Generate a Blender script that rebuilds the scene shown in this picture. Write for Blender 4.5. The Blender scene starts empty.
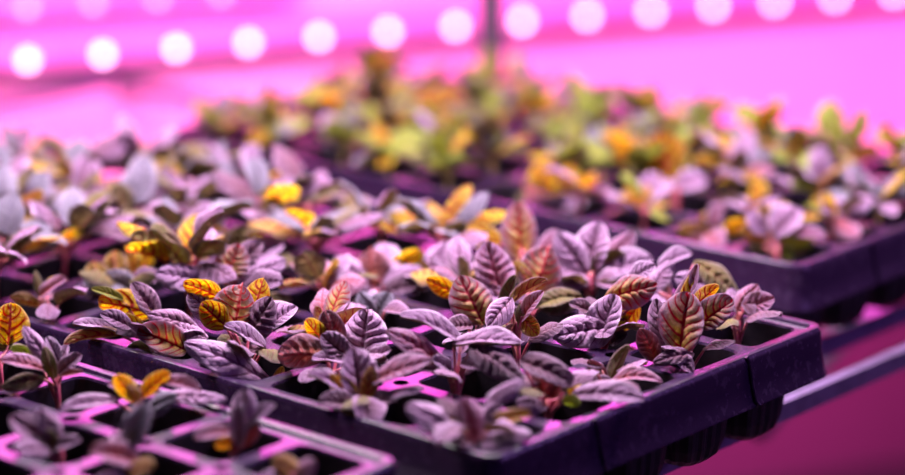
import bpy, bmesh, math, random
from mathutils import Vector, Matrix
V = Vector
C = bpy.context.scene.collection
RND = random.Random(11)

# ------------------------------------------------------------------ camera geometry
F, CX, CY = 2683.14, 452.5, 237.5
YH = -500.0
v1 = V(((493 + (YH - 463) / .297) - CX, YH - CY, F))
v2 = V(((493 + (YH - 463) / -.405) - CX, YH - CY, F))
EX = -v1.normalized(); EY = v2.normalized(); EZ = EX.cross(EY).normalized()
MW = Matrix((EX, EY, EZ))                      # camera frame (x right, y down, z forward) -> world
CAM = V((.7589, -.9021, .4331))
def proj(p):
    c = MW.transposed() @ (V(p) - CAM)
    return CX + F * c.x / c.z, CY + F * c.y / c.z, c.z
def at_z(px, py, z=0.):
    d = MW @ V((px - CX, py - CY, F)); return CAM + d * ((z - CAM.z) / d.z)
def at_depth(px, py, d):
    return CAM + MW @ (V((px - CX, py - CY, F)) * (d / F))

# ------------------------------------------------------------------ helpers
def tag(o, label=None, cat=None, group=None, kind=None):
    for k, v in (('label', label), ('category', cat), ('group', group), ('kind', kind)):
        if v: o[k] = v
    return o
def obj(name, me, mat=None, parent=None, loc=None):
    o = bpy.data.objects.new(name, me)
    C.objects.link(o)
    for m in (mat if isinstance(mat, (list, tuple)) else [mat] if mat else []):
        if m.name not in [x.name for x in me.materials if x]: me.materials.append(m)
    if parent: o.parent = parent
    if loc is not None: o.location = loc
    return o
def empty(name, loc=(0, 0, 0), rz=0, parent=None):
    o = bpy.data.objects.new(name, None); o.empty_display_size = .02
    C.objects.link(o); o.location = loc; o.rotation_euler = (0, 0, rz)
    if parent: o.parent = parent
    return o
def mesh(name, verts, faces, smooth=True):
    me = bpy.data.meshes.new(name)
    me.from_pydata([tuple(v) for v in verts], [], faces)
    if smooth: me.polygons.foreach_set('use_smooth', [True] * len(me.polygons))
    me.update()
    return me
class MB:
    def __init__(s): s.v = []; s.f = []
    def ring(s, pts): 
        i = len(s.v); s.v += [V(p) for p in pts]; return list(range(i, i + len(pts)))
    def bridge(s, a, b, closed=True):
        n = len(a)
        for i in range(n if closed else n - 1):
            j = (i + 1) % n; s.f.append((a[i], a[j], b[j], b[i]))
    def cap(s, r, flip=False): s.f.append(tuple(reversed(r)) if flip else tuple(r))
    def box(s, a, b, M=None):
        a = V(a); b = V(b)
        p = [V((x, y, z)) for z in (a.z, b.z) for x, y in ((a.x, a.y), (b.x, a.y), (b.x, b.y), (a.x, b.y))]
        if M: p = [M @ q for q in p]
        k = s.ring(p)
        s.f += [tuple(k[i] for i in q) for q in ((3, 2, 1, 0), (4, 5, 6, 7), (0, 1, 5, 4), (1, 2, 6, 5), (2, 3, 7, 6), (3, 0, 4, 7))]
    def tube(s, pts, radii, n=8):
        prev = None; ref = V((.31, .77, .2)); rings = []
        for i, p in enumerate(pts):
            p = V(p)
            t = (V(pts[min(i + 1, len(pts) - 1)]) - V(pts[max(i - 1, 0)])).normalized()
            a = t.cross(ref).normalized(); b = t.cross(a)
            r = radii[i] if isinstance(radii, (list, tuple)) else radii
            k = s.ring([p + (a * math.cos(2 * math.pi * j / n) + b * math.sin(2 * math.pi * j / n)) * r for j in range(n)])
            if prev: s.bridge(prev, k)
            rings.append(k); prev = k
        s.cap(rings[0], True); s.cap(rings[-1])
    def lathe(s, prof, M=None, n=24):
        prev = None
        for r, z in prof:
            p = [V((r * math.cos(2 * math.pi * j / n), r * math.sin(2 * math.pi * j / n), z)) for j in range(n)]
            if M: p = [M @ q for q in p]
            k = s.ring(p)
            if prev: s.bridge(prev, k)
            prev = k
    def build(s, name, mat, parent=None, loc=None, smooth=False):
        return obj(name, mesh(name, s.v, s.f, smooth), mat, parent, loc)
def bez(a, b, c, n):
    return [(a * (1 - t) ** 2 + b * 2 * t * (1 - t) + c * t * t) for t in [i / n for i in range(n + 1)]]

# ------------------------------------------------------------------ materials
def new_mat(name):
    m = bpy.data.materials.new(name); m.use_nodes = True
    nt = m.node_tree; nt.nodes.clear()
    return m, nt, nt.nodes.new('ShaderNodeOutputMaterial')
class NT:
    def __init__(s, nt): s.nt = nt
    def n(s, kind, **kw):
        o = s.nt.nodes.new('ShaderNode' + kind)
        for k, v in kw.items(): setattr(o, k, v)
        return o
    def link(s, a, b): s.nt.links.new(a, b)
    def put(s, sock, v):
        if hasattr(v, 'links'): s.link(v, sock)
        elif isinstance(v, (tuple, list)) and len(v) == 3 and sock.type == 'RGBA': sock.default_value = (*v, 1)
        else: sock.default_value = v
    def math(s, op, a, b=0., c=None, clamp=False):
        o = s.n('Math', operation=op, use_clamp=clamp); s.put(o.inputs[0], a); s.put(o.inputs[1], b)
        if c is not None: s.put(o.inputs[2], c)
        return o.outputs[0]
    def ramp(s, v, a, b, c=0., d=1.):
        o = s.n('MapRange', interpolation_type='SMOOTHSTEP'); s.put(o.inputs[0], v)
        for i, x in enumerate((a, b, c, d)): o.inputs[i + 1].default_value = x
        return o.outputs[0]
    def mix(s, f, a, b):
        o = s.n('Mix', data_type='RGBA'); s.put(o.inputs[0], f); s.put(o.inputs[6], a); s.put(o.inputs[7], b)
        return o.outputs[2]
    def noise(s, vec, scale, detail=3.):
        o = s.n('TexNoise'); o.inputs['Scale'].default_value = scale; o.inputs['Detail'].default_value = detail
        if vec is not None: s.link(vec, o.inputs['Vector'])
        return o.outputs['Fac']
def simple(name, col, rough=.5, metal=0., noise=None, bump=0., spec=.5, col2=None, lo=.45, hi=.65):
    m, nt, out = new_mat(name); k = NT(nt); p = k.n('BsdfPrincipled')
    p.inputs['Roughness'].default_value = rough; p.inputs['Metallic'].default_value = metal
    p.inputs['Specular IOR Level'].default_value = spec
    k.put(p.inputs['Base Color'], col)
    if noise:
        tc = k.n('TexCoord').outputs['Object']; f = k.noise(tc, noise, 5)
        if col2: k.put(p.inputs['Base Color'], k.mix(k.ramp(f, lo, hi), col, col2))
        if bump:
            b = k.n('Bump'); b.inputs['Strength'].default_value = bump; b.inputs['Distance'].default_value = .001
            k.link(f, b.inputs['Height']); k.link(b.outputs[0], p.inputs['Normal'])
    k.link(p.outputs[0], out.inputs[0]); return m
def emit(name, col, st):
    m, nt, out = new_mat(name); k = NT(nt); e = k.n('Emission')
    k.put(e.inputs[0], col); e.inputs[1].default_value = st; k.link(e.outputs[0], out.inputs[0]); return m
def leaf_mat(name, base, centre, edge, vein, vs=.8, tr=.35, cpow=1., nv=6, net=.4, vw=.19):
    m, nt, out = new_mat(name); k = NT(nt)
    uv = k.n('UVMap').outputs[0]; sp = k.n('SeparateXYZ'); k.link(uv, sp.inputs[0])
    U = k.math('ABSOLUTE', k.math('MULTIPLY_ADD', sp.outputs[0], 2., -1.)); Vv = sp.outputs[1]
    oi = k.n('ObjectInfo').outputs['Random']
    S = k.math('MULTIPLY_ADD', sp.outputs[0], 2., -1.)
    wb = k.math('MULTIPLY', k.math('SINE', k.math('MULTIPLY_ADD', S, 4.1, 2.3)), .20)
    wb = k.math('MULTIPLY_ADD', k.math('SINE', k.math('ADD', k.math('MULTIPLY', Vv, 9.), k.math('MULTIPLY', S, 3.))), .16, wb)
    wb = k.math('ADD', wb, k.math('MULTIPLY', k.math('GREATER_THAN', S, 0.), .5))
    cv = k.math('MULTIPLY', U, k.math('MULTIPLY_ADD', U, .5, .5))
    ph = k.math('MULTIPLY_ADD', k.math('SUBTRACT', Vv, k.math('MULTIPLY', cv, .24)), float(nv), wb)
    fr = k.math('PINGPONG', ph, .5)
    wid = k.math('MULTIPLY_ADD', U, -.12, vw)
    lat = k.math('SUBTRACT', 1., k.math('DIVIDE', fr, wid), clamp=True)
    lat = k.math('MULTIPLY', k.ramp(lat, .0, .75), k.ramp(U, 1.0, .75))
    mid = k.ramp(U, .11, .04)
    vo = k.n('TexVoronoi', feature='DISTANCE_TO_EDGE'); vo.inputs['Scale'].default_value = 11
    k.link(uv, vo.inputs['Vector']); ret = k.math('MULTIPLY', k.ramp(vo.outputs['Distance'], .07, .0), net)
    vm = k.math('MAXIMUM', k.math('MAXIMUM', lat, mid), ret)
    nz = k.noise(uv, 5.); nf = k.noise(uv, 90., 2.)
    cen = k.math('MULTIPLY', k.ramp(U, .95, .1), k.ramp(Vv, 1.05, .1), clamp=True)
    cen = k.math('MULTIPLY', cen, k.ramp(nz, .3, .62, .45, 1.)); cen = k.math('POWER', cen, cpow)
    c = k.mix(cen, base, centre)
    c = k.mix(k.math('MULTIPLY', k.ramp(U, .72, .98), .75), c, edge)  # paler margin: fuzz plus backlight painted into the edge colour
    c = k.mix(k.math('MULTIPLY', vm, vs), c, vein)
    hs = k.n('HueSaturation'); k.link(c, hs.inputs['Color'])
    k.put(hs.inputs['Value'], k.math('MULTIPLY', k.math('MULTIPLY_ADD', oi, .45, .78), k.math('MULTIPLY_ADD', nf, .9, .55)))
    k.put(hs.inputs['Hue'], k.math('MULTIPLY_ADD', oi, .024, .488))
    c = hs.outputs[0]
    p = k.n('BsdfPrincipled'); k.put(p.inputs['Base Color'], c); p.inputs['Roughness'].default_value = .48
    p.inputs['Specular IOR Level'].default_value = .45
    p.inputs['Sheen Weight'].default_value = .12; p.inputs['Sheen Roughness'].default_value = .4
    h = k.math('ADD', k.math('MULTIPLY', vm, -1.), k.math('MULTIPLY', nf, .7))
    b = k.n('Bump'); b.inputs['Strength'].default_value = .75; b.inputs['Distance'].default_value = .0008
    k.link(h, b.inputs['Height']); k.link(b.outputs[0], p.inputs['Normal'])
    t = k.n('BsdfTranslucent')
    g = k.n('Gamma'); k.link(c, g.inputs[0]); g.inputs[1].default_value = .8; k.link(g.outputs[0], t.inputs[0])
    x = k.n('MixShader'); x.inputs[0].default_value = tr
    k.link(p.outputs[0], x.inputs[1]); k.link(t.outputs[0], x.inputs[2]); k.link(x.outputs[0], out.inputs[0])
    return m
LM = {}
def L(n, *a, **k): LM[n] = leaf_mat('leaf_' + n, *a, **k)
RED = (.50, .012, .04)
L('lavender', (.48, .30, .48), (.27, .14, .22), (.60, .47, .60), (.13, .02, .08), .85, .2)
L('purple', (.29, .16, .28), (.19, .08, .11), (.46, .31, .44), (.10, .012, .055), .85, .2)
L('plum', (.15, .075, .13), (.18, .06, .09), (.30, .18, .27), (.09, .012, .035), .75, .25)
L('rose', (.42, .23, .38), (.42, .12, .12), (.52, .36, .48), (.30, .015, .05), .8, .35)
L('redvein', (.32, .22, .27), (.70, .58, .05), (.40, .27, .36), RED, .97, .52, .7, 6, .5, .26)
L('yellow', (.80, .72, .03), (.82, .66, .02), (.62, .54, .18), (.52, .015, .015), .97, .68, 1., 5, .8, .28)
L('orange', (.52, .42, .06), (.62, .30, .02), (.42, .28, .24), (.36, .02, .02), .9, .45, 1., 5, .6, .24)
L('lime', (.36, .46, .05), (.44, .50, .04), (.38, .38, .18), (.30, .20, .05), .4, .45)
L('olive', (.16, .16, .05), (.26, .21, .03), (.28, .20, .18), (.20, .03, .03), .7, .4)
L('grey', (.21, .20, .25), (.11, .11, .12), (.36, .34, .41), (.13, .11, .17), .6, .2)
L('redplum', (.24, .11, .14), (.44, .10, .03), (.36, .20, .26), (.30, .01, .02), .85, .4)
UNDER = dict(lavender='olive', purple='olive', plum='plum', rose='orange', redvein='redvein', yellow='yellow', orange='orange', lime='lime', olive='olive', grey='olive', redplum='redplum')
STEM = simple('stem_red', (.36, .06, .10), .4, noise=300, col2=(.42, .16, .12))
STEMG = simple('stem_green', (.32, .30, .08), .45, noise=300, col2=(.42, .16, .10))
PLASTIC = simple('black_tray_plastic', (.018, .007, .028), .26, noise=220, bump=.10, spec=.5, col2=(.040, .022, .054), lo=.5, hi=.75)
FOOT_SHADE = simple('wall_foot_shade', (.012, .004, .010), .7)  # near-black strip standing in for the dimness low on the wall
LOWER = simple('dimmed_lower_wall', (.085, .025, .06), .6, noise=3, col2=(.06, .02, .045))  # wall colour darkened below the panel, dimness put into the paint
POCKET = simple('black_pocket_plastic', (.008, .005, .010), .5, noise=200, bump=.1, spec=.3, col2=(.014, .010, .016))
SOIL = simple('dark_potting_soil', (.014, .009, .009), .95, noise=180, bump=.8, col2=(.035, .022, .018))
METAL = simple('painted_rack_metal', (.13, .09, .17), .7, 0., noise=60, spec=.12, col2=(.10, .07, .13))
POSTM = simple('grey_post_metal', (.035, .03, .045), .6, 0., noise=60, col2=(.025, .02, .03))
PVC = simple('dim_lavender', (.11, .11, .16), .6, noise=40, col2=(.09, .09, .13))
WALL = simple('pink_wall_panel', (.88, .60, .70), .5, noise=6, col2=(.82, .54, .66))
FLOORM = simple('floor_concrete', (.16, .11, .15), .55, noise=8, bump=.2, col2=(.12, .08, .11))
HOUSE = simple('lamp_housing', (.66, .32, .60), .4, noise=30, col2=(.60, .28, .55))
LED1 = emit('led_white_pink', (1., .42, .74), 14.)
REFLECT_GLOW = emit('soft_pink_reflection', (1., .50, .90), 3.6)  # glow colour of the row that imitates a reflection

# ------------------------------------------------------------------ leaf meshes
def wshape(t): return max(0., math.sin(math.pi * t ** .97)) ** .52
def wob(u, t): return .20 * math.sin(4.1 * u + 2.3) + .16 * math.sin(9 * t + 3 * u) + (.5 if u > 0 else 0)
def leaf_mesh(name, A, Bm, T, nrm, hw, cup, puck, seed, mats, nu=12, nv=34, waves=6):
    """ovate quilted blade of two skins: axis A -> T bowed through Bm, upper face along nrm."""
    r = random.Random(seed); ph = r.uniform(0, 6); wav = r.uniform(.07, .19); skew = r.uniform(-.12, .12)
    axis = bez(A, Bm, T, nv); top = []; bot = []; uv = []
    th = .00035
    for j in range(nv + 1):
        t = j / nv
        tg = (axis[min(j + 1, nv)] - axis[max(j - 1, 0)]).normalized()
        side = tg.cross(nrm).normalized(); nn = side.cross(tg).normalized()
        w = hw * max(wshape(t), .05 if j < nv else .03)
        for i in range(nu + 1):
            u = i / nu * 2 - 1; a = abs(u)
            h = cup * w * (a ** 1.6) + wav * w * a * a * math.sin(7.5 * t + ph + (2 if u > 0 else 0))
            p = (t - .24 * a * (.5 + .5 * a)) * waves + wob(u, t)
            h += puck * hw * (abs(math.sin(math.pi * p)) - .5) * (1 - a ** 4) * wshape(t) * min(1, a / .2) + puck * hw * 1.3 * min(1, a / .2)
            h += hw * .07 * math.sin(5 * u + 8 * t + ph) * a
            q = axis[j] + side * (w * u * (1 - .12 * abs(cup) * a)) + nn * h + tg * (skew * w * u)
            top.append(q); bot.append(q - nn * th * (1 - .6 * a)); uv.append((i / nu, t))
    n = len(top); W = nu + 1; f = []; mi = []
    for j in range(nv):
        for i in range(nu):
            a = j * W + i
            f.append((a, a + 1, a + W + 1, a + W)); mi.append(0)
            f.append((n + a, n + a + W, n + a + W + 1, n + a + 1)); mi.append(1)
    for j in range(nv):
        a = j * W; f.append((a, a + W, n + a + W, n + a)); mi.append(0)
        a = j * W + nu; f.append((a, n + a, n + a + W, a + W)); mi.append(0)
    for i in range(nu):
        f.append((i, n + i, n + i + 1, i + 1)); mi.append(0)
        a = nv * W + i; f.append((a, a + 1, n + a + 1, n + a)); mi.append(0)
    me = mesh(name, top + bot, f)
    ul = me.uv_layers.new(name='UVMap'); uvs = uv + uv
    for l in me.loops: ul.data[l.index].uv = uvs[l.vertex_index]
    for m in mats: me.materials.append(m)
    me.polygons.foreach_set('material_index', mi)
    return me
def mats_for(st): return [LM[st], LM[UNDER[st]]]
PROTO = {}
def proto(st, k):
    """unit-length blade, base at the origin, tip along +Y, upper face +Z"""
    if (st, k) not in PROTO:
        r = random.Random(k * 7 + 3)
        b = r.uniform(.02, .26)
        PROTO[st, k] = leaf_mesh('leaf', V((0, 0, 0)), V((0, .55, b)), V((0, 1, r.uniform(-.32, .02))), V((0, 0, 1)),
                                 r.uniform(.31, .43), r.choice((-.5, -.35, -.2, .3, .45)), r.uniform(.14, .24), k, mats_for(st), 10, 26)
    return PROTO[st, k]

# ------------------------------------------------------------------ trays
TL, TW, RIM = .54, .28, .006
PX, PY = (TL - 2 * RIM) / 10, (TW - 2 * RIM) / 5
OPN = .0216                                            # half opening of a cell
SOILZ = -.017
def rsq(th, half, n=8.):
    c, s = abs(math.cos(th)), abs(math.sin(th)); return half / ((c ** n + s ** n) ** (1 / n))
def deck_mesh():
    m = MB(); hx, hy, rb = PX / 2, PY / 2, .0042
    ths = set(i * math.pi / 24 for i in range(48))
    for sx in (0, 1, 2, 3):
        a = [math.atan2(hy - rb, hx), math.atan2(hy, hx), math.atan2(hy, hx - rb)]
        for q in a: ths.add((q, math.pi - q, math.pi + q, 2 * math.pi - q)[sx])
    ths = sorted(ths)
    for cx in range(10):
        for cy in range(5):
            c = V((-RIM - PX * (cx + .5), RIM + PY * (cy + .5), 0)); o = []; i2 = []; i3 = []
            for t in ths:
                ct, s_ = math.cos(t), math.sin(t)
                d = min(hx / abs(ct) if abs(ct) > 1e-9 else 9, hy / abs(s_) if abs(s_) > 1e-9 else 9)
                gx, gy = cx + (-.5 if ct > 0 else .5), cy + (.5 if s_ > 0 else -.5)
                if 0 < gx + .5 < 10 and 0 < gy + .5 < 5:     # small round hole where four cells meet
                    k = V((math.copysign(hx, ct), math.copysign(hy, s_), 0)); dr = V((ct, s_, 0))
                    b = dr.dot(k); disc = b * b - (k.length_squared - rb * rb)
                    if disc > 0: d = min(d, b - math.sqrt(disc))
                o.append(c + V((ct * d, s_ * d, 0)))
                r = rsq(t, OPN); i2.append(c + V((ct * (r + .0008), s_ * (r + .0008), 0))); i3.append(c + V((ct * r, s_ * r, -.0012)))
            a, b_, c_ = m.ring(o), m.ring(i2), m.ring(i3)
            m.bridge(a, b_); m.bridge(b_, c_)
            # web walls under the deck edge at the cross holes are part of the pockets
    # margin strip out to the lip
    q = [V((0, 0, 0)), V((-TL, 0, 0)), V((-TL, TW, 0)), V((0, TW, 0))]
    qi = [V((-RIM, RIM, 0)), V((-TL + RIM, RIM, 0)), V((-TL + RIM, TW - RIM, 0)), V((-RIM, TW - RIM, 0))]
    q = [a + (b - a) * .3 for a, b in zip(q, qi)]
    a, b = m.ring(q), m.ring(qi); m.bridge(b, a)
    return mesh('cell_deck', m.v, m.f, False)
def skirt_mesh():
    m = MB(); pts = []; R = .009
    for (cx, cy, a0) in ((-R, R, -90), (-R, TW - R, 0), (-TL + R, TW - R, 90), (-TL + R, R, 180)):
        for i in range(9):
            a = math.radians(a0 + i * 90 / 8); pts.append((V((cx, cy, 0)), V((math.cos(a), math.sin(a), 0))))
    # extra stations along the edges
    full = []
    for i, (c, n) in enumerate(pts):
        full.append((c + n * R, n))
        c2, n2 = pts[(i + 1) % len(pts)]
        if (n - n2).length < 1e-6 or (c - c2).length > .02:
            for k in range(1, 40): full.append((c + n * R + (c2 - c) * k / 40, n))
    plain = [(-.0058, .0002), (-.005, .0016), (-.0022, .0022), (-.0006, .0019), (.0004, .0006), (.0009, -.001), (.0017, -.0115), (.0020, -.0135), (.0034, -.0225), (.0045, -.0245), (.0046, -.0255), (.0030, -.0252), (.0018, -.022), (-.001, -.001)]
    step = [(-.0058, .0002), (-.005, .0016), (-.0022, .0022), (-.0006, .0019), (.0004, .0006), (.0009, -.001), (.0015, -.0115), (.0028, -.0140), (.0042, -.0225), (.0056, -.0245), (.0056, -.0255), (.0042, -.0252), (.0030, -.016), (-.001, -.001)]
    rings = []
    for k in range(len(plain)):
        rg = []
        for p, n in full:
            w = min(1, max(0, (abs(n.y) - .5) / .3))
            o = plain[k][0] * (1 - w) + step[k][0] * w; z = plain[k][1] * (1 - w) + step[k][1] * w
            rg.append(p + n * o + V((0, 0, z)))
        rings.append(m.ring(rg))
    for a, b in zip(rings, rings[1:]): m.bridge(b, a)
    # upright seams on the short sides
    for y in (.27 * TW, .73 * TW):
        for sx in (1, -1):
            x0 = 0 if sx > 0 else -TL
            for dy, h in ((-.0012, .0012),):
                pr = [(.0003, .0022), (.0013, -.001), (.0025, -.0125), (.0042, -.0225), (.0054, -.0248)]
                m.tube([V((x0 + sx * a, y + .0015 * i, z)) for i, (a, z) in enumerate(pr)], .0011, 8)
    return mesh('skirt', m.v, m.f, True)
def pocket_mesh():
    m = MB(); N = 64; prev = None
    prof = [(-.0012, OPN, 8.), (-.006, .0213, 7.), (-.018, .0209, 6.), (-.032, .0203, 5.), (-.0335, .0198, 5.), (-.036, .0196, 5.), (-.048, .0186, 4.2), (-.054, .0170, 3.6), (-.0575, .0140, 3.2), (-.0585, .010, 2.8)]
    for k, (z, h, e) in enumerate(prof):
        rg = []
        for i in range(N):
            t = 2 * math.pi * i / N; r = rsq(t, h, e)
            if 4 <= k <= 7: r += .0007 * (1 if i % 4 < 2 else -1)
            rg.append(V((r * math.cos(t), r * math.sin(t), z)))
        q = m.ring(rg)
        if prev: m.bridge(q, prev)
        prev = q
    m.cap(prev, True)
    return mesh('pocket', m.v, m.f, False)
DECK, SKIRT, POCK = deck_mesh(), skirt_mesh(), pocket_mesh()
def smooth_by_angle(me, a):
    me.polygons.foreach_set('use_smooth', [True] * len(me.polygons))
    try: me.set_sharp_from_angle(angle=math.radians(a))
    except Exception: pass
smooth_by_angle(SKIRT, 40)
TR = dict(B=(V((0, 0, 0)), 0), C=(V((-.033, -.307, -.0005)), 0), D=(V((-.074, .366, 0)), math.radians(.6)), E=(V((-.575, -.02, 0)), 0))
def cellpos(t, r, c):
    p, a = TR[t]
    return p + Matrix.Rotation(a, 3, 'Z') @ V((-RIM - PX * (c + .5), RIM + PY * (r + .5), 0))
def tray(t, label, soil_label):
    root = tag(empty('seedling_tray', TR[t][0], TR[t][1]), label, 'seed tray', 'black cell trays on the rack')
    obj('cell_deck', DECK, PLASTIC, root); obj('skirt', SKIRT, PLASTIC, root)
    for r in range(5):
        for c in range(10):
            obj('pocket', POCK, POCKET, root, V((-RIM - PX * (c + .5), RIM + PY * (r + .5), 0)))
    m = MB(); rr = random.Random(ord(t))
    for r in range(5):
        for c in range(10):
            o = V((-RIM - PX * (c + .5), RIM + PY * (r + .5), SOILZ)); prev = None
            for k, q in enumerate((.0202, .0155, .010, .0055, .0015)):
                rg = m.ring([o + V((rsq(a, q, 4.) * math.cos(a), rsq(a, q, 4.) * math.sin(a), rr.uniform(-.0012, .0012) + .0007 * k)) for a in [2 * math.pi * i / 20 for i in range(20)]])
                if prev: m.bridge(prev, rg)
                prev = rg
            m.cap(prev)
    s = m.build('potting_soil', SOIL, None, TR[t][0], True); s.rotation_euler = (0, 0, TR[t][1])
    tag(s, soil_label, 'soil', None, 'stuff')
tray('B', 'black cell tray in focus, its right corner jutting over the shelf edge', 'dark potting soil in the cells of the focused tray')
tray('C', 'black cell tray at lower left with bright pink bars between its cells', 'dark potting soil in the lower left tray with pink bars')
tray('D', 'black cell tray at the back right holding yellow and lime seedlings', 'dark potting soil under the lime seedlings of the back tray')
tray('E', 'black cell tray hidden under grey leaves at the far left', 'dark potting soil in the tray at the far left')

# ------------------------------------------------------------------ plants
CELLUSED = set()
ORD = ('first', 'second', 'third', 'fourth', 'fifth', 'sixth', 'seventh', 'eighth', 'ninth', 'tenth')
TN = dict(B='focused tray', C='lower left tray', D='back right tray', E='far left tray')
GR = dict(B='seedlings in the focused tray', C='seedlings in the lower left tray', D='seedlings in the back right tray', E='seedlings in the far left tray')
def auto_label(t, r, c, desc):
    return '%s seedling, %s, %s row from near rim, %s from right' % (desc, TN[t], ORD[r], ORD[c])
def petiole(m, a, b, up, r0=.0010, r1=.0007):
    mid = a.lerp(b, .5) + up; m.tube(bez(a, mid, b, 6), [r0 + (r1 - r0) * i / 6 for i in range(7)], 6)
CW = dict(B=1., C=.90, D=1.)
def hero(t, r, c, leaves, label, base=None, stem=STEM, node=.008, fill=None):
    if fill is None: fill = 3 if t == 'B' else 0
    """a plant whose blades are laid out one by one: (base px, tip px, width px, colour, side, roll, d0, d1, bow)"""
    CELLUSED.add((t, r, c))
    p = cellpos(t, r, c); p = p.copy(); p.z += SOILZ
    if base:
        q = at_z(base[0], base[1], 0); d = V((q.x - p.x, q.y - p.y, 0))
        if d.length > .014: d *= .014 / d.length
        p += d
    root = tag(empty('seedling', p), label, 'seedling', GR[t])
    dep = proj(p)[2]; sm = MB(); nd = V((0, 0, -SOILZ * .6 + node))
    sm.tube([V((0, 0, -.004)), V((.0004, 0, nd.z * .5)), nd], [.0017, .0015, .0013], 7)
    for i, lf in enumerate(leaves):
        (bx, by), (tx, ty), w, st = lf[:4]
        if t == 'C': st = dict(purple='lavender', plum='purple').get(st, st)
        o = dict(zip(('side', 'roll', 'd0', 'd1', 'bow'), lf[4:]))
        side, roll, d0, d1, bow = o.get('side', 1), o.get('roll', 25), o.get('d0', 0.), o.get('d1', None), o.get('bow', .14)
        if d1 is None: d1 = d0
        A = at_depth(bx, by, dep + d0); T = at_depth(tx, ty, dep + d1)
        ax = (T - A); ln = ax.length; axn = ax.normalized()
        vc = (CAM - A).normalized(); n0 = (vc - axn * vc.dot(axn)).normalized()
        up = V((0, 0, 1)); sgn = 1 if axn.cross(n0).dot(up) >= 0 else -1
        # roll tips the visible face towards the light overhead
        cand = [Matrix.Rotation(math.radians(s * roll), 3, axn) @ n0 for s in (1, -1)]
        n0 = max(cand, key=lambda v: v.z) if side > 0 else min(cand, key=lambda v: v.z)
        nrm = n0 * side
        hw = .5 * w * CW[t] * (dep + d0) / F / max(.3, math.cos(math.radians(roll)))
        upn = nrm if nrm.z > -.2 else -nrm
        Bm = A.lerp(T, .5) + upn * (bow * ln)
        me = leaf_mesh('leaf', A - p, Bm - p, T - p, nrm, hw, RND.choice((-.45, -.3, .2, .35)) if w > 16 else .4, RND.uniform(.20, .32), i * 13 + int(bx), mats_for(st))
        obj('leaf', me, None, root)
        a = A - p; petiole(sm, nd * RND.uniform(.35, 1.) , a, V((0, 0, .15 * (a - nd).length)))
    R = random.Random(r * 31 + c * 7 + ord(t))
    for i in range(fill):                      # the low leaves round the foot
        az = 2 * math.pi * (i + R.random() * .7) / fill; e = math.radians(R.uniform(-5, 40)); ln = R.uniform(.015, .023)
        dr = V((math.cos(az), math.sin(az), 0)); a = V((0, 0, -SOILZ + .002)) + (dr + V((0, 0, .5))) * R.uniform(.004, .009)
        y = (dr * math.cos(e) + V((0, 0, math.sin(e)))).normalized(); z = (V((0, 0, 1)) - y * y.z).normalized()
        z = Matrix.Rotation(R.uniform(-.5, .5), 3, y) @ z; x = y.cross(z)
        o = obj('leaf', proto(R.choice(('plum', 'purple', 'olive', 'lavender', 'purple')), R.randrange(7)), None, root)
        o.matrix_local = Matrix.Translation(a) @ Matrix((x, y, z)).transposed().to_4x4() @ Matrix.Diagonal((ln, ln, ln, 1))
        petiole(sm, nd * .3, a, V((0, 0, .002)))
    sm.build('stem', stem, root, None, True)
    return root
def plant(t, r, c, styles, label, n=7, size=(.02, .03), pet=(.007, .015), elev=(10, 65), h=.012, stem=STEM, jit=.006, seed=0):
    R = random.Random(seed * 1000 + ord(t) * 100 + r * 10 + c); CELLUSED.add((t, r, c))
    p = cellpos(t, r, c) + V((R.uniform(-jit, jit), R.uniform(-jit, jit), SOILZ))
    root = tag(empty('seedling', p), label, 'seedling', GR[t])
    sm = MB(); hh = -SOILZ + h * R.uniform(.6, 1.2); nd = V((R.uniform(-.003, .003), R.uniform(-.003, .003), hh))
    sm.tube([V((0, 0, -.004)), nd * .5, nd], [.0017, .0015, .0012], 7)
    az = R.uniform(0, 6.28)
    for i in range(n):
        az += 2.4 + R.uniform(-.4, .4); e = math.radians(R.uniform(*elev) + (22 if i > n - 3 else 0))
        ln = R.uniform(*size) * (1 if i < n - 2 else .75); pl = R.uniform(*pet) * (1 if i < n - 2 else .5)
        dr = V((math.cos(az), math.sin(az), 0)); pe = max(e, math.radians(25))
        a = nd + (dr * math.cos(pe) + V((0, 0, math.sin(pe)))) * pl
        y = (dr * math.cos(e) + V((0, 0, math.sin(e)))).normalized()
        z = (V((0, 0, 1)) - y * y.z); z = z.normalized() if z.length > .01 else -dr
        z = Matrix.Rotation(R.uniform(-.6, .6), 3, y) @ z; x = y.cross(z)
        st = R.choices([s for s, _ in styles], [w for _, w in styles])[0]
        o = obj('leaf', proto(st, R.randrange(7)), None, root)
        o.matrix_local = Matrix.Translation(a) @ Matrix((x, y, z)).transposed().to_4x4() @ Matrix.Diagonal((ln * R.uniform(.85, 1.15), ln, ln, 1))
        petiole(sm, nd * R.uniform(.7, 1), a, V((0, 0, .1 * pl)))
    sm.build('stem', stem, root, None, True)
    return root

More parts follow.
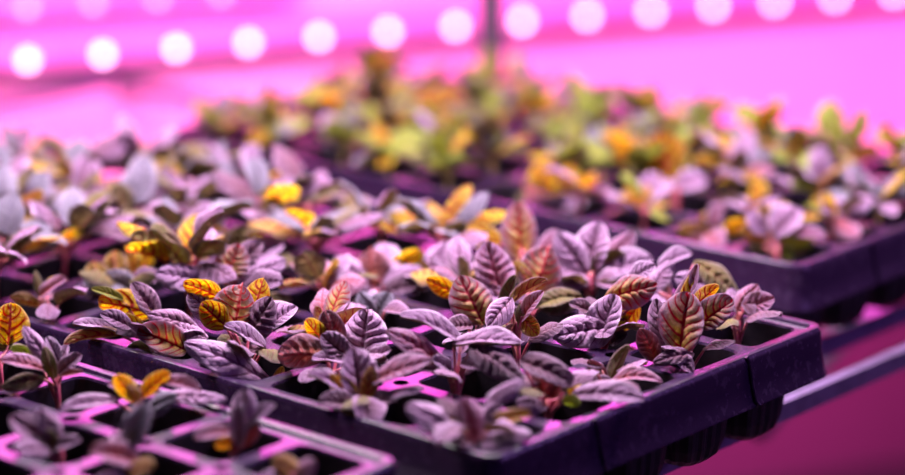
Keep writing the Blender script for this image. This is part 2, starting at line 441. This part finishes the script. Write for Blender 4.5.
# ------------------------------------------------------------------ seedlings laid out from what the photo shows
U = -1
hero('B', 0, 3, [
 ((234, 332), (243, 282), 48, 'redvein', U, 12, -.004, .0, .10), ((252, 316), (264, 277), 27, 'yellow', U, 10, .010, .014, .1),
 ((222, 300), (184, 284), 24, 'yellow', U, 25, .006, .004, .2), ((226, 327), (201, 304), 30, 'yellow', U, 10, -.004, -.004, .15),
 ((222, 322), (188, 296), 26, 'lavender', 1, 30, .008, .01), ((246, 342), (272, 300), 36, 'plum', 1, 15, .006, .01),
 ((262, 336), (296, 311), 26, 'lavender', 1, 40, .012, .02), ((264, 350), (223, 328), 14, 'lavender', 1, 55, -.006, -.016, .1),
 ((270, 388), (184, 346), 36, 'lavender', 1, 35, -.016, -.030, .22), ((274, 393), (283, 367), 12, 'orange', U, 10, -.01, -.01),
 ((262, 386), (207, 378), 20, 'olive', U, 20, -.018, -.030), ((262, 352), (212, 352), 18, 'plum', 1, 40, 0, .004)],
 'sharp seedling with an upright red-veined leaf between small yellow leaves', (246, 362))
hero('B', 0, 4, [
 ((150, 314), (100, 303), 32, 'yellow', U, 15, 0, -.004, .28), ((156, 320), (130, 285), 22, 'plum', 1, 35, .004, .003, .1),
 ((122, 300), (91, 290), 10, 'lime', 1, 30, .004, .0), ((130, 328), (100, 315), 17, 'purple', 1, 30, -.004, -.01),
 ((146, 338), (121, 316), 18, 'yellow', U, 15, -.004, -.006), ((196, 330), (148, 316), 24, 'purple', 1, 30, .0, -.004, .25),
 ((184, 350), (137, 331), 34, 'redvein', 1, 15, -.006, -.016, .2), ((158, 350), (128, 348), 18, 'grey', U, 20, -.006, -.012),
 ((206, 340), (173, 326), 18, 'lavender', 1, 40, -.004, -.006), ((122, 336), (65, 346), 13, 'orange', U, 40, -.004, -.014, .25),
 ((118, 334), (73, 326), 10, 'lavender', 1, 55, 0, -.004), ((150, 345), (165, 366), 16, 'purple', 1, 30, -.01, -.014)],
 'sharp seedling whose topmost leaf is a peaked yellow one netted in red', (160, 345))
hero('B', 0, 6, [((40, 306), (10, 299), 13, 'orange', U, 30), ((42, 297), (68, 280), 13, 'rose', 1, 40, 0, -.004), ((39, 297), (35, 270), 10, 'olive', U, 20),
 ((46, 293), (54, 276), 9, 'yellow', U, 20, .003, .005)], 'small thin seedling with narrow orange and pink leaves over a dark cell near left edge', (48, 318))
hero('B', 0, 2, [
 ((362, 364), (368, 312), 50, 'lavender', 1, 15, .004, .010, .1), ((340, 348), (324, 309), 28, 'redplum', U, 10, .004, .004),
 ((326, 346), (306, 321), 20, 'yellow', U, 12, .002, .0), ((326, 356), (282, 356), 36, 'redplum', U, 15, -.006, -.012, .2),
 ((346, 358), (321, 336), 26, 'purple', 1, 15, -.004, -.006), ((370, 361), (392, 350), 15, 'lavender', 1, 30, -.004, -.01),
 ((350, 366), (312, 362), 12, 'lavender', 1, 55, -.006, -.012), ((362, 366), (388, 362), 10, 'lavender', 1, 50, -.006, -.012)],
 'sharp seedling with one round lavender leaf beside a low red-brown leaf', (335, 372))
hero('B', 0, 1, [
 ((360, 405), (352, 350), 40, 'lavender', 1, 15, .0, .004, .1), ((374, 386), (434, 364), 20, 'rose', 1, 50, .0, -.01, .1),
 ((358, 402), (330, 376), 22, 'orange', U, 15, -.004, -.008), ((364, 408), (372, 366), 20, 'rose', U, 10, -.004, -.004),
 ((362, 402), (367, 430), 34, 'purple', 1, 25, -.012, -.024, .2), ((345, 395), (308, 376), 12, 'lavender', 1, 55, 0, -.01),
 ((356, 408), (318, 404), 20, 'plum', 1, 40, -.006, -.016), ((375, 405), (398, 402), 16, 'plum', 1, 40, -.004, -.012)],
 'pinkish grey seedling with a tall middle leaf, hanging over near rim of focused tray', (374, 406))
hero('B', 1, 1, [
 ((460, 346), (400, 318), 15, 'lavender', 1, 55, .004, .0, .2), ((440, 366), (386, 334), 26, 'rose', 1, 35, -.002, -.010, .2),
 ((454, 347), (520, 346), 16, 'lavender', 1, 55, 0, -.006, .12), ((470, 348), (522, 382), 30, 'plum', 1, 30, -.006, -.018, .2),
 ((448, 372), (430, 360), 14, 'lavender', 1, 40, -.006, -.012), ((462, 366), (485, 372), 14, 'purple', 1, 40, -.004, -.012),
 ((446, 374), (416, 372), 14, 'plum', 1, 45, -.002, -.01), ((460, 356), (474, 336), 14, 'lavender', 1, 30, .006, .012)],
 'seedling spreading long pale pink leaves sideways on bare red stems', (455, 388), node=.014)
hero('B', 2, 2, [
 ((482, 324), (459, 279), 46, 'redvein', 1, 15, 0, .004, .18), ((484, 320), (470, 284), 22, 'orange', 1, 25, .004, .006), ((458, 296), (426, 280), 20, 'yellow', U, 15, .014, .016),
 ((470, 328), (446, 330), 18, 'plum', 1, 40, -.004, -.012), ((484, 322), (506, 316), 16, 'lavender', 1, 40, .006, .012)],
 'sharp seedling with one peaked purple leaf glowing orange on its right', (476, 340))
hero('B', 2, 1, [
 ((511, 300), (489, 328), 26, 'lavender', 1, 20, -.004, -.010, .2), ((521, 322), (544, 292), 15, 'rose', 1, 30, -.004, -.006), ((522, 316), (538, 336), 20, 'orange', U, 12, -.006, -.01, .2),
 ((516, 322), (506, 344), 16, 'redplum', U, 12, -.006, -.01), ((510, 306), (547, 281), 13, 'rose', U, 35, 0, .0, .3), ((505, 318), (516, 276), 15, 'olive', U, 30, .002, .002),
 ((520, 328), (519, 304), 10, 'olive', U, 15, -.006, -.006)],
 'slim upright seedling with crinkled folded leaves on tall bare stems', (516, 352), node=.014)
hero('B', 3, 2, [
 ((501, 298), (486, 245), 42, 'rose', 1, 12, 0, .006, .1), ((533, 300), (551, 244), 46, 'redvein', U, 10, .004, .008, .1),
 ((580, 300), (538, 308), 30, 'olive', 1, 30, -.006, -.008, .15), ((520, 300), (470, 300), 18, 'lavender', 1, 45, .0, -.006), ((530, 285), (512, 262), 16, 'orange', U, 20, .006, .008)],
 'seedling with two broad upright leaves, one lavender and one red-veined, side by side', (524, 318))
hero('B', 3, 1, [
 ((610, 330), (553, 340), 38, 'lavender', 1, 25, -.006, -.020, .2), ((598, 348), (616, 297), 34, 'lavender', 1, 18, -.010, -.006, .15), ((592, 314), (569, 304), 14, 'plum', 1, 35, .0, .0),
 ((607, 300), (656, 287), 36, 'redvein', 1, 20, .0, -.002, .15), ((630, 282), (655, 267), 18, 'lavender', 1, 35, .006, .008), ((640, 303), (618, 332), 22, 'yellow', U, 12, -.002, -.004),
 ((612, 344), (628, 334), 14, 'plum', 1, 30, -.004, -.008), ((605, 318), (628, 322), 16, 'redplum', U, 20, -.002, -.004)],
 'sharp seedling with a drooping lavender leaf and a purple leaf held out on top', (602, 345), node=.014)
hero('B', 3, 0, [
 ((680, 354), (689, 294), 48, 'redvein', 1, 12, -.010, -.006, .10), ((664, 346), (655, 300), 26, 'purple', 1, 15, -.004, .0), ((667, 336), (700, 264), 18, 'rose', 1, 45, -.006, -.002, -.16),
 ((668, 338), (699, 266), 14, 'yellow', U, 40, -.003, .0, -.14),
 ((693, 308), (719, 286), 16, 'yellow', U, 20, .0, .0), ((699, 326), (733, 302), 32, 'redvein', 1, 18, -.002, -.004), ((657, 362), (640, 330), 24, 'redplum', U, 15, -.010, -.012),
 ((692, 356), (654, 364), 18, 'plum', 1, 25, -.014, -.020, .35), ((672, 356), (692, 374), 16, 'purple', 1, 30, -.014, -.02)],
 'sharp tall seedling with one big oval purple leaf facing forward near right rim', (688, 362), node=.014)
hero('B', 2, 0, [((607, 384), (588, 361), 17, 'redplum', U, 15), ((609, 384), (630, 346), 15, 'olive', U, 25), ((612, 386), (661, 384), 13, 'rose', 1, 45, -.002, -.008, .42),
 ((612, 386), (594, 384), 12, 'plum', 1, 40, -.004, -.008)], 'tiny seedling of narrow brown leaves, one arched with orange top, near right rim', (612, 384), node=.004)
hero('B', 1, 0, [
 ((522, 364), (572, 388), 26, 'plum', 1, 30, -.002, -.010, .22), ((546, 404), (538, 366), 28, 'redplum', U, 12, -.002, -.004, .12), ((552, 402), (562, 378), 22, 'redplum', U, 12, 0, 0),
 ((574, 398), (644, 402), 22, 'lavender', 1, 40, -.004, -.016, .16), ((582, 394), (640, 392), 12, 'rose', 1, 50, 0, -.012), ((562, 402), (580, 404), 14, 'lime', U, 20, -.012, -.014), ((545, 408), (515, 405), 18, 'purple', 1, 45, -.004, -.012),
 ((570, 396), (582, 378), 10, 'yellow', U, 20, 0, 0)],
 'seedling reaching a long pale leaf out over the right rim of focused tray', (548, 402))
hero('B', 0, 0, [
 ((474, 442), (462, 400), 38, 'rose', 1, 15, -.002, .0, .12), ((460, 440), (406, 408), 30, 'lavender', 1, 35, .0, -.006, .2), ((486, 428), (532, 416), 16, 'orange', 1, 35, .002, -.004),
 ((488, 406), (524, 382), 18, 'lavender', 1, 40, .008, .012), ((480, 446), (532, 440), 26, 'lavender', 1, 45, -.004, -.016), ((468, 446), (445, 452), 20, 'plum', 1, 40, -.006, -.016),
 ((476, 436), (500, 404), 24, 'purple', 1, 20, .002, .004), ((466, 438), (452, 420), 18, 'orange', U, 15, -.004, -.006)],
 'blurred mauve seedling in the nearest corner cell of the focused tray', (474, 440))
hero('B', 4, 0, [((738, 310), (758, 286), 24, 'rose', 1, 20), ((743, 312), (774, 299), 24, 'rose', 1, 20, 0, -.004), ((736, 312), (722, 296), 18, 'purple', 1, 30, .004, .008), ((740, 312), (737, 332), 14, 'redplum', U, 20, -.004, -.008),
 ((744, 308), (752, 318), 12, 'plum', 1, 40, -.004, -.01)], 'pink seedling in the rear corner cell at right tip of focused tray', (738, 330), node=.012)
hero('B', 4, 1, [((694, 264), (737, 298), 24, 'olive', 1, 35, .0, -.006, .18), ((718, 292), (674, 280), 28, 'lavender', 1, 35, -.002, -.006, .2), ((664, 300), (656, 276), 14, 'orange', U, 20), ((660, 270), (690, 256), 16, 'lavender', 1, 40, .006, .01, .2),
 ((650, 296), (672, 262), 20, 'lavender', 1, 25, 0, .004), ((650, 290), (632, 268), 20, 'rose', 1, 30, 0, .004)],
 'seedling with an olive leaf arching high behind the big oval purple leaf', (676, 312), node=.014)
hero('B', 2, 3, [((374, 318), (358, 294), 24, 'grey', 1, 25), ((378, 318), (390, 294), 24, 'grey', 1, 25, 0, .002), ((372, 316), (352, 316), 14, 'purple', 1, 40)],
 'small squat grey seedling alone between bare purple bars, mid focused tray', (378, 318), node=.006)
hero('B', 3, 4, [((372, 290), (334, 260), 28, 'lavender', 1, 30), ((372, 288), (370, 246), 36, 'redplum', U, 12, -.004, 0), ((388, 278), (422, 252), 26, 'yellow', U, 20, .004, .004), ((380, 294), (424, 272), 18, 'lavender', 1, 45),
 ((368, 298), (330, 288), 20, 'lavender', 1, 45, -.004, -.01), ((384, 298), (420, 290), 22, 'plum', 1, 45, -.004, -.012), ((430, 280), (448, 244), 30, 'lavender', 1, 20, .004, .01), ((425, 282), (420, 262), 16, 'orange', U, 20)],
 'seedling with an upright red-brown leaf, a yellow leaf on its right', (392, 290))
hero('B', 4, 2, [((585, 276), (556, 234), 32, 'lavender', 1, 20), ((589, 276), (600, 224), 36, 'lavender', 1, 18, .004, .006), ((593, 272), (624, 254), 26, 'olive', U, 20, -.004, -.004), ((596, 282), (652, 262), 28, 'lavender', 1, 40), ((588, 284), (546, 278), 24, 'purple', 1, 45, -.004, -.01), ((600, 276), (634, 234), 28, 'rose', 1, 25, .006, .01), ((598, 286), (642, 290), 22, 'purple', 1, 45, -.006, -.012), ((590, 270), (575, 246), 20, 'yellow', U, 20, .004, .004)],
 'soft-focus lavender seedling with one dark olive leaf, at the rear rim of focused tray', (590, 292), node=.018)
hero('B', 4, 3, [((520, 262), (517, 203), 38, 'redvein', 1, 12, 0, .004, .08), ((500, 244), (464, 236), 26, 'yellow', U, 15, .004, .002, .2), ((530, 270), (566, 256), 24, 'lavender', 1, 40, 0, -.004), ((524, 270), (500, 276), 20, 'plum', 1, 40),
 ((540, 262), (562, 236), 22, 'rose', 1, 30, .004, .01)], 'soft-focus seedling with one tall grey leaf next to a round yellow leaf', (522, 278), node=.024)
hero('B', 1, 6, [((100, 294), (93, 260), 28, 'orange', U, 12, -.002, 0, .1), ((118, 286), (113, 250), 28, 'orange', U, 14, .002, .004), ((134, 276), (131, 246), 14, 'yellow', U, 15, .004, .004), ((140, 274), (152, 250), 18, 'yellow', U, 15, .004, .004),
 ((134, 292), (102, 280), 26, 'grey', 1, 20, -.004, -.008, .2), ((130, 284), (162, 280), 18, 'plum', 1, 40), ((106, 292), (82, 282), 22, 'grey', 1, 35, -.004, -.008)],
 'seedling with two brown-orange leaves and two small yellow ones above a grey leaf', (122, 294))
hero('B', 1, 4, [((226, 286), (240, 246), 36, 'redvein', 1, 18, .004, .008, .1), ((206, 286), (156, 276), 30, 'lavender', 1, 35, -.002, -.01, .2), ((240, 286), (286, 262), 26, 'lavender', 1, 35, .002, .004), ((250, 290), (284, 286), 22, 'purple', 1, 45, -.004, -.012),
 ((236, 272), (262, 244), 24, 'plum', 1, 25, .01, .012)], 'seedling with a wide smooth lavender leaf behind the peaked yellow leaf', (236, 300), node=.014)
hero('B', 2, 5, [((240, 262), (252, 226), 44, 'olive', U, 12, .004, .006), ((228, 258), (214, 228), 30, 'orange', U, 15, .006, .006), ((246, 264), (284, 246), 26, 'lavender', 1, 35), ((236, 268), (196, 262), 26, 'lavender', 1, 35), ((240, 258), (262, 236), 20, 'yellow', U, 15, .008, .008)],
 'soft-focus seedling with a broad dark olive leaf and an orange one', (246, 272), node=.014)
hero('C', 4, 4, [((8, 346), (11, 302), 42, 'yellow', U, 15), ((8, 350), (-10, 330), 26, 'olive', U, 20)], 'seedling cut by left edge of picture showing one yellow-olive leaf', (0, 372), node=.014)
hero('C', 4, 3, [((47, 364), (23, 328), 20, 'purple', 1, 25, 0, 0, .2), ((54, 380), (44, 346), 17, 'olive', U, 12, -.008, -.008), ((44, 372), (0, 362), 16, 'rose', 1, 45, -.004, -.012), ((44, 380), (2, 388), 22, 'olive', 1, 30, -.006, -.014, .2),
 ((58, 364), (46, 338), 15, 'purple', 1, 25, .002, .004), ((60, 374), (82, 355), 18, 'plum', 1, 25, -.002, -.004), ((62, 376), (84, 372), 8, 'redplum', 1, 30, -.006, -.01), ((36, 362), (10, 350), 15, 'lime', U, 35, .002, 0), ((60, 366), (68, 346), 14, 'lavender', 1, 30, .004, .006)],
 'seedling with red stalks and curled purple leaves in a dark cell at left', (52, 386), node=.01)
hero('C', 4, 2, [((134, 402), (116, 376), 24, 'yellow', U, 12, -.01, -.012), ((142, 398), (170, 374), 20, 'yellow', U, 25, -.006, -.006), ((138, 404), (128, 384), 18, 'orange', U, 15, -.012, -.012), ((160, 384), (200, 392), 16, 'rose', 1, 35, .002, -.004, .25), ((145, 414), (178, 396), 24, 'grey', 1, 30, -.006, -.012), ((118, 404), (60, 412), 15, 'lavender', 1, 45, 0, -.012),
 ((160, 400), (226, 402), 18, 'lavender', 1, 45, .004, .0), ((132, 398), (108, 386), 15, 'rose', 1, 40, .004, .004)], 'blurred seedling with a cluster of bright orange leaves in lower left tray', (143, 412), node=.01)
hero('C', 4, 1, [((240, 430), (247, 390), 32, 'lavender', 1, 12), ((244, 432), (276, 406), 15, 'lavender', 1, 40), ((232, 434), (194, 440), 17, 'rose', 1, 40, -.004, -.012), ((236, 444), (216, 446), 15, 'yellow', U, 20, -.006, -.01), ((240, 446), (240, 402), 20, 'purple', 1, 15, -.006, -.008), ((246, 446), (258, 424), 18, 'redplum', U, 15, -.004, -.004)],
 'blurred mauve seedling with an upright loop of leaves in lower left tray', (232, 442))
hero('C', 3, 1, [((130, 452), (146, 404), 30, 'grey', 1, 15, 0, .004), ((136, 466), (90, 454), 28, 'rose', 1, 35, -.002, -.01, .2), ((128, 474), (156, 466), 26, 'orange', 1, 35, -.008, -.014), ((126, 458), (112, 436), 22, 'lavender', 1, 25, .002, .006), ((134, 480), (96, 484), 26, 'lavender', 1, 40, -.008, -.02)],
 'very blurred pale seedling at bottom left with one leaf standing straight up', (132, 466))
hero('C', 3, 2, [((50, 446), (10, 420), 30, 'plum', 1, 25), ((58, 442), (38, 410), 26, 'plum', 1, 20), ((58, 450), (82, 442), 14, 'lavender', 1, 40, -.004, -.01), ((52, 452), (48, 430), 22, 'grey', U, 20, -.004, -.006), ((48, 452), (14, 450), 24, 'purple', 1, 40, -.006, -.014)],
 'blurred dark plum seedling in the bottom left corner of the picture', (60, 446))
hero('C', 4, 0, [((302, 480), (272, 458), 28, 'orange', 1, 25), ((296, 478), (316, 462), 24, 'rose', 1, 25), ((290, 484), (262, 476), 24, 'purple', 1, 35)], 'blurred brown-orange seedling cut by the bottom edge of the picture', (292, 472), node=.006)
hero('D', 0, 0, [((776, 236), (800, 212), 32, 'lavender', 1, 30), ((770, 240), (762, 204), 18, 'orange', U, 20), ((780, 246), (814, 240), 26, 'lime', U, 25), ((776, 250), (790, 262), 26, 'lime', U, 20, -.004, -.006), ((764, 246), (740, 230), 18, 'orange', U, 25), ((768, 250), (752, 250), 18, 'olive', U, 25), ((782, 236), (826, 240), 14, 'rose', 1, 45, 0, -.008), ((764, 236), (748, 214), 22, 'lavender', 1, 30, .004, .006)],
 'lime and orange seedling in the near corner cell of back right tray', (778, 247))
hero('D', 0, 1, [((716, 232), (700, 216), 20, 'orange', U, 20), ((712, 236), (678, 232), 18, 'orange', U, 30), ((706, 238), (722, 250), 24, 'rose', 1, 35, -.006, -.014), ((722, 232), (748, 224), 18, 'yellow', U, 30), ((714, 228), (722, 206), 18, 'rose', 1, 30), ((708, 240), (690, 244), 18, 'redplum', U, 30)],
 'orange seedling with one bright pink leaf, left of near corner of back right tray', (713, 234), node=.006)
hero('D', 1, 2, [((668, 182), (656, 134), 46, 'yellow', U, 15), ((674, 184), (686, 144), 34, 'lime', U, 15, .006, .006), ((664, 190), (640, 180), 24, 'lavender', 1, 35), ((676, 190), (706, 182), 22, 'lavender', 1, 35)],
 'blurred seedling with the biggest bright yellow leaf of the back right tray', (672, 198), node=.014)
hero('D', 0, 4, [((546, 202), (541, 160), 32, 'yellow', U, 15), ((568, 202), (572, 164), 34, 'yellow', U, 15), ((552, 200), (524, 184), 24, 'orange', U, 20), ((562, 208), (592, 198), 22, 'lavender', 1, 35), ((548, 208), (516, 206), 22, 'olive', 1, 35)],
 'blurred golden yellow seedling directly behind the tall soft-focus grey leaf', (570, 204), node=.014)
hero('D', 3, 1, [((836, 150), (832, 102), 20, 'lime', U, 15), ((848, 152), (866, 108), 18, 'lime', U, 15), ((840, 160), (812, 144), 20, 'olive', U, 25), ((850, 162), (880, 150), 20, 'orange', U, 25)],
 'blurred seedling raising two narrow lime leaves against the pink wall at right', (848, 176), node=.02, stem=STEMG)
hero('D', 4, 8, [((488, 84), (490, 46), 16, 'lime', U, 15), ((484, 90), (468, 72), 20, 'lime', U, 20), ((494, 90), (512, 76), 20, 'yellow', U, 20), ((490, 94), (506, 96), 18, 'olive', U, 30)], 'blurred lime seedling at the foot of the thin grey post', (486, 98), node=.02, stem=STEMG)
hero('D', 4, 9, [((384, 86), (376, 52), 13, 'lime', U, 15), ((380, 92), (360, 76), 20, 'lime', U, 20), ((390, 94), (410, 80), 20, 'orange', U, 20), ((392, 98), (420, 94), 18, 'grey', 1, 30)], 'blurred tall lime seedling rising in front of a round wall light', (420, 92), node=.02, stem=STEMG)
# ------------------------------------------------------------------ the rest of the visible cells
def look(styles, cool=False): return styles
FR = [('lavender', 5), ('purple', 3), ('rose', 2.5), ('redvein', 1), ('orange', 1), ('plum', 1)]
BK = [('grey', 4), ('lavender', 1.2), ('purple', 3), ('olive', 2.5), ('plum', 2), ('yellow', 1.2), ('orange', 1.3)]
for r in range(5):
    for c in range(10):
        for t in 'BCDE':
            if (t, r, c) in CELLUSED: continue
            x, y, d = proj(cellpos(t, r, c))
            if not (-45 < x < 950 and y < 520): continue
            if t == 'B':
                if (r, c) in ((0, 5), (1, 2)): continue
                far = c >= 5 or r == 4 and c > 3
                plant(t, r, c, BK if far else FR, auto_label(t, r, c, 'grey-purple' if far else 'lavender'), 14 if far else 9, (.021, .031) if far else (.019, .028), (.006, .018) if far else (.004, .011), (0, 60), .014 if far else .004)
            elif t == 'C':
                if 1: continue
                plant(t, r, c, FR, auto_label(t, r, c, 'mauve'), 7, (.018, .026))
            elif t == 'E':
                plant(t, r, c, BK, auto_label(t, r, c, 'grey-leaved'), 14, (.017, .026), (.003, .010), (-5, 50), .004)
            elif r == 0 and c < 4 or r == 1 and c < 2:
                plant(t, r, c, [('rose', 3), ('lavender', 3), ('orange', 2), ('yellow', 2), ('lime', 1)], auto_label(t, r, c, 'pink and orange'), 9, (.016, .025), (.004, .010), (0, 60), .005)
            else:
                plant(t, r, c, [('lime', 6), ('yellow', 2), ('grey', 2.5), ('lavender', 1.2), ('olive', 2.5)] if c > 3 or r > 2 else [('lime', 2), ('yellow', 2.2), ('lavender', 4), ('grey', 3), ('orange', 1), ('rose', 1)],
                      auto_label(t, r, c, 'lime green' if c > 3 or r > 2 else 'lavender and yellow'), 12, (.017, .027), (.003, .012), (0, 70), .006, STEMG)
# ------------------------------------------------------------------ rack, wall, lamps
def area(name, loc, tgt, sx, sy, col, pw, spread=180):
    l = bpy.data.lights.new(name, 'AREA'); l.shape = 'RECTANGLE'; l.size = sx; l.size_y = sy; l.color = col; l.energy = pw; l.spread = math.radians(spread)
    o = bpy.data.objects.new(name, l); C.objects.link(o); o.location = loc
    o.rotation_euler = (V(tgt) - V(loc)).to_track_quat('-Z', 'Y').to_euler(); return o
# back wall with its LED bar and a dimmer glowing row above (it stands askew to the rack)
W0 = at_depth(30, 62, 2.36)
wd = V(((7099 - CX), 0, F)); 
wdir = MW @ V((7099 - CX, YH - CY, F)); wdir.z = 0; wdir.normalize()
wn = V((wdir.y, -wdir.x, 0))
if wn.dot(CAM - W0) < 0: wn = -wn
back = W0 - wn * .035
FLZ = -.95
def wbox(m, s0, s1, d0, d1, z0, z1):
    """box along the wall: s along it, d out from the wall face, z absolute"""
    M = Matrix((wdir, wn, V((0, 0, 1)))).transposed().to_4x4(); M.translation = V((back.x, back.y, 0))
    m.box((s0, d0, z0), (s1, d1, z1), M)
def on_wall(px, py, out=.03):
    d = MW @ V((px - CX, py - CY, F)); q = back + wn * out
    return CAM + d * ((q - CAM).dot(wn) / d.dot(wn))
m = MB(); wbox(m, -2.2, 3.2, -.04, 0, -.24, 1.5); tag(m.build('wall_back', WALL), kind='structure')
m = MB(); wbox(m, -2.2, 3.2, -.04, -.004, FLZ, -.24); tag(m.build('wall_lower', LOWER), kind='structure')
m = MB(); wbox(m, -2.2, 3.2, -.004, .012, FLZ, -.56); tag(m.build('shade_strip_1', FOOT_SHADE), kind='structure')  # dark band built to shade the foot of the wall
m = MB(); m.box((-3.2, -2.2, FLZ - .03), (2.2, 4.2, FLZ)); tag(m.build('floor', FLOORM), kind='structure')
def led_bar(pxs, y0, y1, mat, label, rad):
    a = on_wall(pxs[0], y0); b = on_wall(pxs[-1], y1); z = (a.z + b.z) / 2
    root = tag(empty('led_bar', (a.x, a.y, z)), label, 'light bar')
    n = len(pxs); s0 = (a - back).dot(wdir); s1 = (b - back).dot(wdir)
    hb = MB(); wbox(hb, s0 - .1, s1 + .08, .0, .022, z - .006, z + .024); h = hb.build('housing', HOUSE, root); h.location = -V((a.x, a.y, z))
    for i in range(n):
        s = s0 + (s1 - s0) * i / (n - 1)
        q = back + wdir * s + wn * .022; q.z = z
        lm = MB(); prof = [(rad, 0)] + [(rad * math.cos(t), rad * 1.0 * math.sin(t)) for t in [k * math.pi / 14 for k in range(1, 8)]]
        lm.lathe([(rad * 1.25, 0), (rad * 1.25, .003), (rad * 1.02, .003)], None, 16)
        Mx = Matrix((wdir, V((0, 0, 1)), wn)).transposed().to_4x4() if wdir.cross(V((0, 0, 1))).dot(wn) > 0 else Matrix((-wdir, V((0, 0, 1)), wn)).transposed().to_4x4()
        dm = MB(); dm.lathe(prof, Mx, 18); dm.build('bulb', mat, root, q - V((a.x, a.y, z)), True)
    return z, s0, s1
ZL, S0, S1 = led_bar([30, 103, 177, 248, 317, 388, 452, 520, 584, 648, 711, 773, 835, 896, 956], 62, -12, LED1, 'bright row of round white-pink lights along the pink back wall', .0052)
led_bar([-38, 30, 97, 160, 224], 12, -3, REFLECT_GLOW, 'dimmer upper row of round pink light reflections at top left of the wall', .0052)  # glowing bulbs built in place of a dim reflection of the bright row

# rack: rails, posts
rk = tag(empty('metal_rack', (-.05, -.4, FLZ)), 'grey metal rack with a slanting front rail under the trays and a thin rear post', 'rack')
off = -V((-.05, -.4, FLZ))
def rpart(name, m, mat, smooth=False): o = m.build(name, mat, rk, off, smooth); return o
RZ = -.0600
for x, w in ((-.045, .007), (-.094, .004)):
    m = MB(); m.box((x - w, -1.0, RZ - .012), (x, 1.25, RZ - .0005)); rpart('rail', m, METAL)
for x in (-.30, -.52, -.70, -1.0):
    m = MB(); m.box((x - .006, -.6, RZ - .012), (x, .66, RZ - .0005)); rpart('rail', m, METAL)
for y in (-.62, .70):
    m = MB(); m.box((-1.2, y - .006, RZ - .024), (-.03, y, RZ - .012)); rpart('crossbar', m, METAL)
pp = at_depth(491, 62, 2.08)
m = MB(); m.tube([V((pp.x, pp.y, FLZ + .001)), V((pp.x, pp.y, .55))], .010, 12); rpart('post', m, POSTM, True)

# lower tier seen dimly through the gap: tube forms standing in for blurred lavender shapes
a = at_depth(800, 352, 1.95); b = at_depth(925, 262, 2.35); a.z = b.z = (a.z + b.z) / 2
dr = tag(empty('blurred_shape', a), 'dim lavender blurred shapes below the trays at right', 'blob')
m = MB(); m.tube([a - (b - a) * .25 - a, b + (b - a) * .6 - a], .009, 14); m.build('blob', PVC, dr, None, True)
for k in (.52, .8):
    m = MB(); q = (b - a) * k; u = (b - a).normalized(); m.tube([q - u * .016, q + u * .016], .016, 16); m.build('wide_blob', PVC, dr, None, True)

# grow strips of the rack overhead, and lights added without a fixture
area('grow_strip_rear', (-1.12, .82, .46), (-.40, .0, 0), 1.0, .12, (1., .08, .80), 13)
u = back + wdir * .12 + wn * .03; area('added_reflection_light', (u.x, u.y, .40), V((u.x, u.y, .36)) + wn, .75, .22, (1., .06, .80), 4)  # unseen light added so the left tray bars reflect pink
area('grow_strip_middle', (-.30, .21, .58), (-.22, .12, 0), 1.0, .06, (1., .72, .98), 19, 140)
area('grow_strip_back_tray', (-.45, .62, .56), (-.35, .40, 0), 1.0, .07, (1., .92, .92), 8)
area('cool_strip_left', (-.75, -.05, .75), (-.65, .15, 0), .8, .08, (.86, .98, 1.), 2)
area('added_aisle_fill', (1.3, .9, .6), (0, .2, -.05), 1.0, .12, (.50, .22, 1.), 7)  # violet fill added to lift the dark right side of the skirt
wl = back + wdir * .85 + wn * .50; wt = back + wdir * .85 + V((0, 0, -.05)); area('added_wall_wash', (wl.x, wl.y, .50), wt, 2.8, .1, (1., .09, .50), 40, 110)  # unseen magenta light added to colour and brighten the back wall
lt = on_wall(700, 405, 0); ll = lt + wn * .6; area('added_lower_fill', (ll.x, ll.y, lt.z + .25), lt, .4, .1, (1., .06, .50), 1.6, 70)  # unseen light added to tint the lower wall magenta
w = bpy.data.worlds.new('world'); bpy.context.scene.world = w; w.use_nodes = True
w.node_tree.nodes['Background'].inputs[0].default_value = (.28, .07, .62, 1); w.node_tree.nodes['Background'].inputs[1].default_value = .07
# ------------------------------------------------------------------ camera
cd = bpy.data.cameras.new('camera'); cam = bpy.data.objects.new('camera', cd); C.objects.link(cam)
right, down, fwd = MW.col[0], MW.col[1], MW.col[2]
cam.matrix_world = Matrix.Translation(CAM) @ Matrix((right, -down, -fwd)).transposed().to_4x4()
cd.sensor_width = 36; cd.lens = 36 * F / 905; cd.clip_start = .01; cd.clip_end = 50
cd.dof.use_dof = True; cd.dof.focus_distance = 1.405; cd.dof.aperture_fstop = cd.lens / 1000 / .041
sc = bpy.context.scene; sc.camera = cam
vs = sc.view_settings; sc.display_settings.display_device = 'sRGB'
vs.view_transform = 'Standard'; vs.look = 'None'; vs.gamma = 1; vs.use_curve_mapping = False; vs.exposure = 0.
